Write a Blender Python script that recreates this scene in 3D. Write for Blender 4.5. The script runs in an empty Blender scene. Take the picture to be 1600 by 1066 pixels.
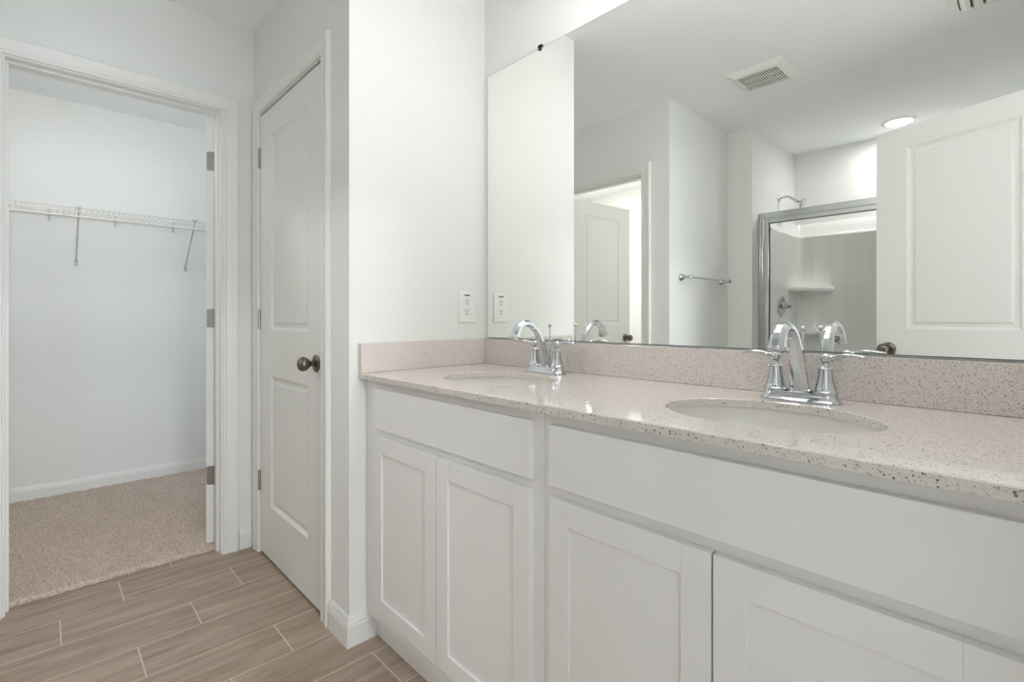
import bpy, bmesh, math, random
from mathutils import Vector, Matrix, geometry

random.seed(7)
scene = bpy.context.scene
COL = scene.collection
PI = math.pi
FZ = -0.010            # tile floor level
CZ = 2.490             # ceiling level

# ------------------------------------------------------------------ camera, world, daylight, exposure
cam_data = bpy.data.cameras.new('camera')
cam_data.sensor_width = 36.0
cam_data.lens = 36.0 * 775.9 / 1600.0
cam_data.shift_y = -(533.0 - 497.1) / 1600.0
scene.cycles.max_bounces = 16
scene.cycles.diffuse_bounces = 8
scene.cycles.glossy_bounces = 8
scene.cycles.transparent_max_bounces = 16
cam_data.clip_start = 0.01
cam = bpy.data.objects.new('camera', cam_data)
cam.location = (1.595, -1.3557, 1.097)
cam.rotation_euler = (PI / 2, 0, math.radians(90 - 43.51))
COL.objects.link(cam)
scene.camera = cam

world = bpy.data.worlds.new('world')
scene.world = world
world.use_nodes = True
bg = world.node_tree.nodes['Background']
bg.inputs['Color'].default_value = (0.62, 0.78, 1.0, 1)
bg.inputs['Strength'].default_value = 1.0

scene.view_settings.view_transform = 'Standard'
scene.view_settings.look = 'None'
scene.view_settings.gamma = 1.0
scene.view_settings.use_curve_mapping = False
scene.view_settings.exposure = 2.86

K_SHOWER, K_VANITY, K_CLOSET, K_TOILET, K_DAY, K_FILL_BED, K_FILL_DOME = 17.0, 2.75, 50.0, 15.5, 9.5, 28.0, 3.1

# daylight entering by the bedroom window, beyond the entry doorway behind the camera
day = bpy.data.lights.new('window_daylight', 'AREA')
day.shape = 'RECTANGLE'
day.size = 1.5
day.size_y = 1.45
day.energy = K_DAY
day.color = (0.90, 0.94, 1.0)
day_o = bpy.data.objects.new('window_daylight', day)
day_o.location = (5.06, -1.05, 1.45)
day_o.rotation_euler = (0, PI / 2, 0)
COL.objects.link(day_o)

# ------------------------------------------------------------------ materials
def lin(c):
    return tuple((v / 12.92 if v <= 0.04045 else ((v + 0.055) / 1.055) ** 2.4) for v in (x / 255.0 for x in c)) + (1.0,)

def mat(name, rgb, rough=0.5, metal=0.0, spec=0.5, bump=None, coat=0.0):
    m = bpy.data.materials.new(name)
    m.use_nodes = True
    nt = m.node_tree
    p = nt.nodes['Principled BSDF']
    p.inputs['Base Color'].default_value = lin(rgb)
    p.inputs['Roughness'].default_value = rough
    p.inputs['Metallic'].default_value = metal
    p.inputs['Specular IOR Level'].default_value = spec
    p.inputs['Coat Weight'].default_value = coat
    if bump:
        sc, st, dist = bump
        tc = nt.nodes.new('ShaderNodeTexCoord')
        n = nt.nodes.new('ShaderNodeTexNoise')
        n.inputs['Scale'].default_value = sc
        n.inputs['Detail'].default_value = 3
        b = nt.nodes.new('ShaderNodeBump')
        b.inputs['Strength'].default_value = st
        b.inputs['Distance'].default_value = dist
        nt.links.new(tc.outputs['Object'], n.inputs['Vector'])
        nt.links.new(n.outputs['Fac'], b.inputs['Height'])
        nt.links.new(b.outputs['Normal'], p.inputs['Normal'])
    return m

M = {}
M['wall'] = mat('wall_paint', (234, 235, 232), 0.75, spec=0.25, bump=(60, 0.12, 0.003))
M['ceiling'] = mat('ceiling_paint', (248, 250, 251), 0.9, spec=0.2, bump=(45, 0.2, 0.004))
M['trim'] = mat('trim_paint', (233, 233, 229), 0.38, spec=0.4)
M['door'] = mat('door_paint', (232, 232, 229), 0.42, spec=0.4)
M['cabinet'] = mat('cabinet_paint', (234, 233, 231), 0.42, spec=0.4)
M['chrome'] = mat('chrome', (203, 206, 210), 0.05, 1.0)
M['nickel'] = mat('brushed_nickel', (176, 175, 171), 0.34, 1.0)
M['knob'] = mat('satin_pewter', (122, 116, 106), 0.3, 1.0)
M['alu'] = mat('bright_aluminium', (205, 207, 207), 0.2, 1.0)
M['dark'] = mat('dark_gap', (22, 23, 23), 0.9, spec=0.1)
M['plate'] = mat('outlet_plastic', (240, 239, 235), 0.35)
M['slot'] = mat('outlet_slot', (60, 58, 55), 0.6)
M['ceramic'] = mat('sink_ceramic', (228, 226, 220), 0.12, coat=0.4)
M['acrylic'] = mat('shower_acrylic', (246, 246, 243), 0.25, coat=0.1)
M['wire'] = mat('white_vinyl_wire', (224, 223, 218), 0.4)
M['rubber'] = mat('seal_dark', (70, 72, 72), 0.6)
M['mirror_edge'] = mat('mirror_edge', (92, 104, 98), 0.3)
M['clip'] = mat('clear_clip', (232, 236, 232), 0.15)
M['seam'] = mat('caulk', (238, 237, 232), 0.5)

def mirror_material():
    m = mat('mirror_silver', (251, 253, 250), 0.0, 1.0)
    return m
M['mirror'] = mirror_material()

def glass_material():
    m = bpy.data.materials.new('clear_glass')
    m.use_nodes = True
    nt = m.node_tree
    for n in list(nt.nodes):
        if n.type != 'OUTPUT_MATERIAL':
            nt.nodes.remove(n)
    out = [n for n in nt.nodes if n.type == 'OUTPUT_MATERIAL'][0]
    tr = nt.nodes.new('ShaderNodeBsdfTransparent')
    tr.inputs['Color'].default_value = (0.985, 0.992, 0.988, 1)
    gl = nt.nodes.new('ShaderNodeBsdfGlossy')
    gl.inputs['Roughness'].default_value = 0.0
    fr = nt.nodes.new('ShaderNodeFresnel')
    fr.inputs['IOR'].default_value = 1.45
    mx = nt.nodes.new('ShaderNodeMixShader')
    nt.links.new(fr.outputs[0], mx.inputs[0])
    nt.links.new(tr.outputs[0], mx.inputs[1])
    nt.links.new(gl.outputs[0], mx.inputs[2])
    nt.links.new(mx.outputs[0], out.inputs['Surface'])
    return m
M['glass'] = glass_material()
M['pale_floor'] = mat('pale_grey_floor', (226, 224, 222), 0.6)

def emit(name, rgb, strength):
    m = bpy.data.materials.new(name)
    m.use_nodes = True
    p = m.node_tree.nodes['Principled BSDF']
    p.inputs['Base Color'].default_value = (0.9, 0.9, 0.9, 1)
    p.inputs['Emission Color'].default_value = rgb + (1,)
    p.inputs['Emission Strength'].default_value = strength
    return m
M['lamp_shower'] = emit('lamp_lens_shower', (1.0, 0.982, 0.985), K_SHOWER)
M['lamp_vanity'] = emit('lamp_glass_vanity', (1.0, 0.982, 0.985), K_VANITY)
M['lamp_closet'] = emit('lamp_glass_closet', (1.0, 0.982, 0.985), K_CLOSET)
M['lamp_toilet'] = emit('lamp_glass_toilet', (1.0, 0.982, 0.985), K_TOILET)
M['fill_dome'] = emit('fill_glass_bathroom', (1.0, 0.982, 0.985), K_FILL_DOME)
M['fill_bed'] = emit('fill_glass_bedroom', (1.0, 0.982, 0.985), K_FILL_BED)

class NG:
    """tiny node-graph helper"""
    def __init__(s, m):
        s.nt = m.node_tree
        s.L = s.nt.links
    def n(s, t, **kw):
        x = s.nt.nodes.new('ShaderNode' + t)
        for k, v in kw.items():
            setattr(x, k, v)
        return x
    def put(s, sock, v):
        if hasattr(v, 'is_linked') or hasattr(v, 'links'):
            s.L.new(v, sock)
        else:
            sock.default_value = v
    def m(s, op, a, b=0.0, c=0.0):
        x = s.n('Math', operation=op)
        s.put(x.inputs[0], a)
        s.put(x.inputs[1], b)
        s.put(x.inputs[2], c)
        return x.outputs[0]
    def mix(s, f, a, b):
        x = s.n('Mix', data_type='RGBA')
        s.put(x.inputs[0], f)
        s.put(x.inputs[6], a)
        s.put(x.inputs[7], b)
        return x.outputs[2]
    def ramp(s, v, stops):
        x = s.n('ValToRGB')
        e = x.color_ramp.elements
        e[0].position, e[0].color = stops[0]
        e[1].position, e[1].color = stops[-1]
        for p, c in stops[1:-1]:
            k = e.new(p)
            k.color = c
        s.L.new(v, x.inputs[0])
        return x.outputs[0]

def tile_material():
    m = mat('wood_look_tile', (160, 145, 130), 0.42, spec=0.35)
    g = NG(m)
    p = m.node_tree.nodes['Principled BSDF']
    tc = g.n('TexCoord')
    sep = g.n('SeparateXYZ')
    g.L.new(tc.outputs['Object'], sep.inputs[0])
    X, Y = sep.outputs[0], sep.outputs[1]
    PW, PL = 0.1894, 0.5585
    r = g.m('DIVIDE', g.m('ADD', X, 1.0505 + 10 * PW), PW)
    row = g.m('FLOOR', r)
    fx = g.m('SUBTRACT', r, row)
    # stepped third bond along the length of the boards
    yy = g.m('DIVIDE', g.m('ADD', g.m('ADD', Y, 1.1186 + 12 * PL), g.m('MULTIPLY', g.m('SUBTRACT', row, 10.0), PL / 3)), PL)
    col = g.m('FLOOR', yy)
    fy = g.m('SUBTRACT', yy, col)
    gx = 0.0016 / PW
    gy = 0.0019 / PL
    def edge(f, w):
        d = g.m('MINIMUM', f, g.m('SUBTRACT', 1.0, f))
        return g.m('LESS_THAN', d, w)
    grout = g.m('MAXIMUM', edge(fx, gx), edge(fy, gy))
    cid = g.n('CombineXYZ')
    g.put(cid.inputs[0], row)
    g.put(cid.inputs[1], col)
    wn = g.n('TexWhiteNoise', noise_dimensions='2D')
    g.L.new(cid.outputs[0], wn.inputs['Vector'])
    # grain, stretched along Y, shifted for every board
    gv = g.n('CombineXYZ')
    g.put(gv.inputs[0], g.m('ADD', g.m('MULTIPLY', X, 26.0), g.m('MULTIPLY', wn.outputs['Value'], 40.0)))
    g.put(gv.inputs[1], g.m('ADD', g.m('MULTIPLY', Y, 2.6), g.m('MULTIPLY', wn.outputs['Value'], 17.0)))
    n1 = g.n('TexNoise')
    n1.inputs['Scale'].default_value = 1.0
    n1.inputs['Detail'].default_value = 5.0
    n1.inputs['Roughness'].default_value = 0.62
    n1.inputs['Distortion'].default_value = 0.7
    g.L.new(gv.outputs[0], n1.inputs['Vector'])
    gv2 = g.n('CombineXYZ')
    g.put(gv2.inputs[0], g.m('MULTIPLY', X, 150.0))
    g.put(gv2.inputs[1], g.m('MULTIPLY', Y, 7.0))
    n2 = g.n('TexNoise')
    n2.inputs['Scale'].default_value = 1.0
    n2.inputs['Detail'].default_value = 3.0
    g.L.new(gv2.outputs[0], n2.inputs['Vector'])
    v = g.m('ADD', g.m('MULTIPLY', n1.outputs['Fac'], 0.75), g.m('MULTIPLY', n2.outputs['Fac'], 0.25))
    wood = g.ramp(v, [(0.30, lin((133, 113, 99))), (0.46, lin((158, 140, 125))), (0.56, lin((170, 153, 138))), (0.72, lin((186, 172, 158)))])
    tint = g.mix(g.m('MULTIPLY', wn.outputs['Value'], 0.16), wood, lin((128, 112, 100)))
    color = g.mix(grout, tint, lin((208, 198, 186)))
    g.L.new(color, p.inputs['Base Color'])
    g.put(p.inputs['Roughness'], g.m('ADD', g.m('MULTIPLY', grout, 0.4), 0.42))
    b = g.n('Bump')
    b.inputs['Strength'].default_value = 0.5
    b.inputs['Distance'].default_value = 0.002
    g.put(b.inputs['Height'], g.m('ADD', g.m('SUBTRACT', 1.0, grout), g.m('MULTIPLY', n2.outputs['Fac'], 0.12)))
    g.L.new(b.outputs[0], p.inputs['Normal'])
    return m
M['tile'] = tile_material()

def quartz_material():
    m = mat('speckled_quartz', (214, 208, 201), 0.1, spec=0.6, coat=0.25)
    g = NG(m)
    p = m.node_tree.nodes['Principled BSDF']
    tc = g.n('TexCoord')
    base = lin((216, 209, 202))
    n = g.n('TexNoise')
    n.inputs['Scale'].default_value = 420.0
    n.inputs['Detail'].default_value = 2.0
    g.L.new(tc.outputs['Object'], n.inputs['Vector'])
    c = g.mix(g.ramp(n.outputs['Fac'], [(0.35, (0, 0, 0, 1)), (0.7, (1, 1, 1, 1))]), lin((207, 199, 192)), lin((229, 222, 217)))
    def specks(scale, lo, size, rgb, cc):
        v = g.n('TexVoronoi')
        v.inputs['Scale'].default_value = scale
        g.L.new(tc.outputs['Object'], v.inputs['Vector'])
        s = g.n('SeparateColor')
        g.L.new(v.outputs['Color'], s.inputs[0])
        pick = g.m('GREATER_THAN', s.outputs[0], lo)
        rad = g.m('MULTIPLY', s.outputs[1], size)
        near = g.m('LESS_THAN', v.outputs['Distance'], rad)
        return g.mix(g.m('MULTIPLY', pick, near), cc, lin(rgb))
    c = specks(300.0, 0.45, 0.42, (172, 162, 155), c)
    c = specks(210.0, 0.62, 0.36, (112, 102, 98), c)
    c = specks(165.0, 0.86, 0.34, (238, 234, 229), c)
    g.L.new(c, p.inputs['Base Color'])
    return m
M['quartz'] = quartz_material()

def carpet_material():
    m = mat('carpet_pile', (178, 163, 150), 0.95, spec=0.1)
    g = NG(m)
    p = m.node_tree.nodes['Principled BSDF']
    tc = g.n('TexCoord')
    n = g.n('TexNoise')
    n.inputs['Scale'].default_value = 105.0
    n.inputs['Detail'].default_value = 4.0
    n.inputs['Roughness'].default_value = 0.7
    g.L.new(tc.outputs['Object'], n.inputs['Vector'])
    n2 = g.n('TexNoise')
    n2.inputs['Scale'].default_value = 9.0
    n2.inputs['Detail'].default_value = 3.0
    g.L.new(tc.outputs['Object'], n2.inputs['Vector'])
    c = g.ramp(n.outputs['Fac'], [(0.34, lin((166, 147, 134))), (0.48, lin((211, 194, 181))), (0.62, lin((226, 211, 199)))])
    c = g.mix(g.ramp(n2.outputs['Fac'], [(0.4, (0, 0, 0, 1)), (0.65, (0.22, 0.22, 0.22, 1))]), c, lin((180, 163, 150)))
    g.L.new(c, p.inputs['Base Color'])
    b = g.n('Bump')
    b.inputs['Strength'].default_value = 0.8
    b.inputs['Distance'].default_value = 0.008
    g.L.new(n.outputs['Fac'], b.inputs['Height'])
    g.L.new(b.outputs[0], p.inputs['Normal'])
    return m
M['carpet'] = carpet_material()

# ------------------------------------------------------------------ mesh helpers
class MB:
    def __init__(s):
        s.b = bmesh.new()
        s.bevelled = False
        s.round = False
    def box(s, x0, x1, y0, y1, z0, z1, bev=0.0, mx=None):
        xs, ys, zs = sorted((x0, x1)), sorted((y0, y1)), sorted((z0, z1))
        vs = [s.b.verts.new((x, y, z)) for z in zs for y in ys for x in xs]
        idx = [(0, 2, 3, 1), (4, 5, 7, 6), (0, 1, 5, 4), (2, 6, 7, 3), (0, 4, 6, 2), (1, 3, 7, 5)]
        fs = [s.b.faces.new([vs[i] for i in f]) for f in idx]
        if bev:
            s.bevelled = True
            es = list({e for f in fs for e in f.edges})
            r = bmesh.ops.bevel(s.b, geom=es, offset=bev, segments=2, profile=0.5, affect='EDGES')
            vs = list({v for f in r['faces'] for v in f.verts} | {v for v in vs if v.is_valid})
        if mx is not None:
            for v in vs:
                v.co = mx @ v.co
        return s
    def rings(s, rings, close_ends=True, cyclic=True):
        s.round = True
        R = [[s.b.verts.new(p) for p in r] for r in rings]
        n = len(R[0])
        for a, b in zip(R, R[1:]):
            for i in range(n if cyclic else n - 1):
                j = (i + 1) % n
                s.b.faces.new((a[i], a[j], b[j], b[i]))
        if close_ends:
            s.b.faces.new(list(reversed(R[0])))
            s.b.faces.new(R[-1])
        return s
    def lathe(s, prof, seg=32, mx=None, sx=1.0, sy=1.0, cap=True):
        """prof: (radius, z) from bottom to top, about Z"""
        mx = mx or Matrix.Identity(4)
        rr = []
        for r, z in prof:
            r = max(r, 1e-5)
            rr.append([mx @ Vector((r * sx * math.cos(2 * PI * k / seg), r * sy * math.sin(2 * PI * k / seg), z)) for k in range(seg)])
        return s.rings(rr, cap)
    def tube(s, pts, rad, seg=10, up=Vector((0, 0, 1)), rot=0.0):
        """rad: number, or list of numbers / (r_side, r_normal)"""
        pts = [Vector(p) for p in pts]
        n = len(pts)
        rr = []
        for i, p in enumerate(pts):
            d = (pts[min(i + 1, n - 1)] - pts[max(i - 1, 0)]).normalized()
            u = up if abs(d.dot(up)) < 0.98 else Vector((1, 0, 0))
            side = d.cross(u).normalized()
            nor = side.cross(d).normalized()
            r = rad[i] if isinstance(rad, (list, tuple)) else rad
            ra, rb = r if isinstance(r, (list, tuple)) else (r, r)
            rr.append([p + side * (ra * math.cos(2 * PI * k / seg + rot)) + nor * (rb * math.sin(2 * PI * k / seg + rot)) for k in range(seg)])
        return s.rings(rr)
    def prism(s, poly, z0, z1):
        a = [(x, y, z0) for x, y in poly]
        b = [(x, y, z1) for x, y in poly]
        return s.rings([a, b])
    def sphere(s, c, r, seg=20, n=12):
        prof = [(r * math.sin(PI * i / n), -r * math.cos(PI * i / n)) for i in range(n + 1)]
        return s.lathe(prof, seg, Matrix.Translation(c), cap=False)
    def build(s, name, material, parent=None, smooth=True, angle=32, loc=None):
        if s.bevelled and not s.round:
            angle = 22
        bmesh.ops.remove_doubles(s.b, verts=s.b.verts, dist=1e-6)
        bmesh.ops.recalc_face_normals(s.b, faces=s.b.faces)
        me = bpy.data.meshes.new(name)
        s.b.to_mesh(me)
        s.b.free()
        mats = material if isinstance(material, (list, tuple)) else [material]
        for m_ in mats:
            me.materials.append(m_)
        if smooth:
            for pl in me.polygons:
                pl.use_smooth = True
            me.set_sharp_from_angle(angle=math.radians(angle))
        o = bpy.data.objects.new(name, me)
        COL.objects.link(o)
        if parent is not None:
            o.parent = parent
        if loc is not None:
            o.location = loc
        return o

def tag(o, label=None, cat=None, group=None, kind=None):
    if label:
        o['label'] = label
    if cat:
        o['category'] = cat
    if group:
        o['group'] = group
    if kind:
        o['kind'] = kind
    return o

def thing(name, label, cat, loc=(0, 0, 0), rz=0.0, group=None, kind=None):
    o = bpy.data.objects.new(name, None)
    o.empty_display_size = 0.05
    COL.objects.link(o)
    o.location = loc
    o.rotation_euler = (0, 0, rz)
    return tag(o, label, cat, group, kind)

def struct(o, label=None):
    o['kind'] = 'structure'
    o['category'] = o.name.split('_')[0].split('.')[0]
    if label:
        o['label'] = label
    return o

def copy_tree(o, parent=None):
    c = o.copy()
    COL.objects.link(c)
    if parent is not None:
        c.parent = parent
    for ch in list(o.children):
        copy_tree(ch, c)
    return c

# ------------------------------------------------------------------ floor, ceiling, walls
struct(MB().box(-1.11, 1.76, -3.46, 0.06, FZ - 0.06, FZ).build('floor', M['tile'], smooth=False), 'wood-look plank tile floor with pale grout lines')
struct(MB().box(-2.70, 1.82, -3.46, 0.34, CZ, CZ + 0.06).build('ceiling', M['ceiling'], smooth=False), 'flat white bathroom ceiling above the mirror and doors')

struct(MB().box(-1.03, 1.82, 0.0, 0.12, FZ, CZ).build('wall_vanity', M['wall'], smooth=False), 'off-white wall carrying the mirror over the vanity')
DT = 2.062     # door head height
b = MB()
b.box(-0.10, 0.0, -0.60, 0.0, FZ, CZ)
struct(b.build('wall_outlet', M['wall'], smooth=False), 'bright off-white side wall at the left end of the vanity')
b = MB()
b.box(-0.207, -0.10, -0.60, -0.49, FZ, CZ)
b.box(-1.03, -0.936, -0.60, -0.49, FZ, CZ)
b.box(-0.936, -0.207, -0.60, -0.49, DT, CZ)
struct(b.build('wall_linen', M['wall'], smooth=False), 'off-white wall around the closed two-panel linen door')
b = MB()
b.box(-1.145, -1.03, -0.741, 0.12, FZ, CZ)
b.box(-1.145, -1.03, -1.66, -1.454, FZ, CZ)
b.box(-1.145, -1.03, -1.454, -0.741, DT + 0.008, CZ)
struct(b.build('wall_closet', M['wall'], smooth=False), 'off-white wall with the open doorway to the walk-in closet')
b = MB()
b.box(-1.03, -0.912, -1.66, -1.545, FZ, CZ)
b.box(-0.200, 0.0, -1.66, -1.545, FZ, CZ)
b.box(-0.912, -0.200, -1.66, -1.545, DT - 0.012, CZ)
struct(b.build('wall_toilet', M['wall'], smooth=False), 'off-white wall with the toilet room doorway, seen in the mirror')
struct(MB().box(-0.115, 0.0, -2.415, -1.66, FZ, CZ).build('wall_towel', M['wall'], smooth=False), 'off-white wall with the towel bar, seen in the mirror')
struct(MB().box(-0.115, 0.175, -3.345, -2.415, FZ, CZ).build('wall_shower', M['wall'], smooth=False), 'off-white wall end beside the shower, seen in the mirror')
struct(MB().box(-0.115, 1.82, -3.46, -3.345, FZ, CZ).build('wall_shower_back', M['wall'], smooth=False), 'off-white back wall above the shower surround, in the mirror')
b = MB()
b.box(1.70, 1.82, -0.815, 0.0, FZ, CZ)
b.box(1.70, 1.82, -3.345, -1.527, FZ, CZ)
b.box(1.70, 1.82, -1.527, -0.815, DT - 0.012, CZ)
struct(b.build('wall_entry', M['wall'], smooth=False), 'off-white wall with the entry doorway')

# walk-in closet shell
CX = -2.56
CLZ = 2.452
struct(MB().box(CX - 0.12, CX, -1.66, 0.32, FZ, CZ).build('wall_closet_back', M['wall'], smooth=False), 'pale closet wall behind the white wire shelf')
struct(MB().box(CX, -1.145, -1.66, -1.60, FZ, CZ).build('wall_closet_left', M['wall'], smooth=False), 'left wall of the walk-in closet')
struct(MB().box(CX, -1.145, 0.20, 0.32, FZ, CZ).build('wall_closet_right', M['wall'], smooth=False), 'right wall of the walk-in closet')
struct(MB().box(CX, -1.145, -1.60, 0.20, CLZ, CZ).build('ceiling_closet', M['ceiling'], smooth=False), 'white ceiling of the walk-in closet')
struct(MB().box(CX, -1.11, -1.60, 0.20, FZ - 0.06, FZ).build('floor_closet', M['trim'], smooth=False), 'subfloor beneath the closet carpet')
# toilet room shell
struct(MB().box(-2.12, -2.0, -3.46, -1.66, FZ, CZ).build('wall_toilet_left', M['wall'], smooth=False), 'left wall of the toilet room')
struct(MB().box(-2.0, -0.115, -3.46, -3.30, FZ, CZ).build('wall_toilet_back', M['wall'], smooth=False), 'bright back wall of the toilet room, seen in the mirror')
struct(MB().box(-2.0, -1.11, -3.30, -1.66, FZ - 0.06, FZ).build('floor_toilet', M['tile'], smooth=False), 'plank tile floor of the toilet room')
# bedroom shell beyond the entry doorway
struct(MB().box(1.76, 5.1, -3.46, 1.2, FZ - 0.06, FZ).build('floor_bedroom', M['pale_floor'], smooth=False), 'pale grey floor of the bedroom behind the entry doorway')
struct(MB().box(1.82, 5.1, -3.46, 1.2, CZ, CZ + 0.06).build('ceiling_bedroom', M['ceiling'], smooth=False), 'white bedroom ceiling')
struct(MB().box(1.82, 5.1, -3.58, -3.46, FZ, CZ).build('wall_bedroom_left', M['wall'], smooth=False), 'left bedroom wall')
struct(MB().box(1.82, 5.1, 1.2, 1.32, FZ, CZ).build('wall_bedroom_right', M['wall'], smooth=False), 'right bedroom wall')
struct(MB().box(1.70, 1.82, 0.12, 1.2, FZ, CZ).build('wall_bedroom_near', M['wall'], smooth=False), 'bedroom wall beside the bathroom')
b = MB()
wy0, wy1, wz0, wz1 = -1.80, -0.30, 0.725, 2.175
b.box(5.0, 5.12, -3.46, wy0, FZ, CZ)
b.box(5.0, 5.12, wy1, 1.2, FZ, CZ)
b.box(5.0, 5.12, wy0, wy1, FZ, wz0)
b.box(5.0, 5.12, wy0, wy1, wz1, CZ)
struct(b.build('wall_bedroom_window', M['wall'], smooth=False), 'bedroom wall around the window')
wroot = struct(thing('window_1', 'white framed bedroom window giving daylight', 'window', (5.0, -1.05, wz0)))
b = MB()
for a0, a1, c0, c1 in ((-0.75, -0.70, 0, 1.45), (0.70, 0.75, 0, 1.45), (-0.75, 0.75, 0, 0.05), (-0.75, 0.75, 1.40, 1.45), (-0.75, 0.75, 0.70, 0.74)):
    b.box(0.005, 0.045, a0, a1, c0, c1)
b.build('window_frame', M['trim'], wroot)
MB().box(0.022, 0.028, -0.70, 0.70, 0.05, 1.40).build('pane', M['glass'], wroot)

# ------------------------------------------------------------------ door casings, jambs
CAS = [(0.0, 0.0), (0.0, 0.009), (0.003, 0.012), (0.010, 0.012), (0.014, 0.009), (0.018, 0.0115), (0.040, 0.0145), (0.046, 0.0165), (0.052, 0.0178), (0.060, 0.0178), (0.064, 0.015), (0.065, 0.0)]

def casing(mb, u0, u1, ztop, to3):
    """mitred casing around an opening u0..u1, head ztop; to3(u, t, z) -> point, t = protrusion"""
    rings = []
    for k in range(4):
        r = []
        for w, t in CAS:
            u = (u0 - w) if k < 2 else (u1 + w)
            z = FZ if k in (0, 3) else ztop + w
            r.append(to3(u, t, z))
        rings.append(r)
    mb.rings(rings)

def jamb(mb, u0, u1, ztop, d0, d1, to3d, stop):
    """lining of the opening: three boards from depth d0 to d1, plus door stops"""
    T = 0.002
    def bx(a0, a1, e0, e1, z0, z1):
        p, q = to3d(a0, e0, z0), to3d(a1, e1, z1)
        mb.box(p[0], q[0], p[1], q[1], p[2], q[2])
    bx(u0 - 0.0, u0 + T, d0, d1, FZ, ztop)
    bx(u1 - T, u1, d0, d1, FZ, ztop)
    bx(u0 + T, u1 - T, d0, d1, ztop - T, ztop)
    if stop:
        s0, s1 = stop
        bx(u0 + T, u0 + 0.011, s0, s1, FZ, ztop - T)
        bx(u1 - 0.011, u1 - T, s0, s1, FZ, ztop - T)
        bx(u0 + 0.011, u1 - 0.011, s0, s1, ztop - 0.011, ztop - T)

# closet opening (wall face x = -1.03, opening along y)
b = MB()
casing(b, -1.454 - 0.004, -0.741 + 0.004, DT + 0.012, lambda u, t, z: (-1.03 + t, u, z))
struct(b.build('trim_1', M['trim'], smooth=False), 'white moulded casing around the closet doorway')
b = MB()
jamb(b, -1.454, -0.741, DT + 0.008, -1.146, -1.029, lambda u, e, z: (e, u, z), (-1.105, -1.07))
struct(b.build('trim_2', M['trim'], smooth=False), 'white jamb lining of the closet doorway')
# linen door
b = MB()
casing(b, -0.936 + 0.003, -0.207 - 0.003, DT + 0.004, lambda u, t, z: (u, -0.60 - t, z))
struct(b.build('trim_3', M['trim'], smooth=False), 'white moulded casing around the linen door')
b = MB()
jamb(b, -0.936, -0.207, DT, -0.601, -0.49, lambda u, e, z: (u, e, z), (-0.556, -0.52))
struct(b.build('trim_4', M['trim'], smooth=False), 'white jamb lining of the linen door')
# toilet room opening
b = MB()
casing(b, -0.912 - 0.004, -0.200 + 0.004, DT - 0.008, lambda u, t, z: (u, -1.545 + t, z))
struct(b.build('trim_5', M['trim'], smooth=False), 'white casing around the toilet room doorway in the mirror')
b = MB()
jamb(b, -0.912, -0.200, DT - 0.012, -1.661, -1.544, lambda u, e, z: (u, e, z), (-1.62, -1.585))
struct(b.build('trim_6', M['trim'], smooth=False), 'white jamb lining of the toilet room doorway')
# entry opening
b = MB()
casing(b, -1.527 - 0.004, -0.815 + 0.004, DT - 0.008, lambda u, t, z: (1.70 - t, u, z))
struct(b.build('trim_7', M['trim'], smooth=False), 'white casing around the entry doorway')
b = MB()
jamb(b, -1.527, -0.815, DT - 0.012, 1.699, 1.821, lambda u, e, z: (e, u, z), None)
struct(b.build('trim_8', M['trim'], smooth=False), 'white jamb lining of the entry doorway')

# ------------------------------------------------------------------ baseboards
BBP = [(0.0, 0.0), (0.0135, 0.0), (0.0135, 0.068), (0.0115, 0.073), (0.0115, 0.077), (0.0085, 0.085), (0.0070, 0.094), (0.0040, 0.100), (0.0, 0.100)]

def baseboard(name, path, z0=FZ, hs=1.0, label=None, closed_ends=True):
    """path: points (x, y) along the wall with outward normals given by left-hand side"""
    mb = MB()
    P = [Vector((x, y, 0)) for x, y in path]
    rings = []
    for i, p in enumerate(P):
        ns = []
        for a, c in ((i - 1, i), (i, i + 1)):
            if a >= 0 and c < len(P):
                d = (P[c] - P[a]).normalized()
                ns.append(Vector((-d.y, d.x, 0)))
        if len(ns) == 2:
            m_ = (ns[0] + ns[1])
            m_ = m_ / (1 + ns[0].dot(ns[1]))
        else:
            m_ = ns[0]
        rings.append([p + m_ * t + Vector((0, 0, z0 + h * hs)) for t, h in BBP])
    mb.rings(rings)
    return struct(mb.build(name, M['trim'], smooth=False), label)

baseboard('baseboard_side', [(0.0005, -0.5035), (0.0005, -0.6005), (-0.138, -0.6005)], label='white baseboard wrapping the wall corner beside the vanity')
baseboard('baseboard_linen', [(-1.0295, -0.6675), (-1.0295, -0.615)][::-1], label='short white baseboard between the two door casings')
baseboard('baseboard_closet', [(CX + 0.0005, -1.60), (CX + 0.0005, 0.20)][::-1], z0=FZ + 0.012, hs=0.86, label='white baseboard along the closet back wall above the carpet')
baseboard('baseboard_toilet', [(0.0005, -1.545), (0.0005, -2.4155), (0.172, -2.4155)], label='white baseboard below the towel bar')

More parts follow.
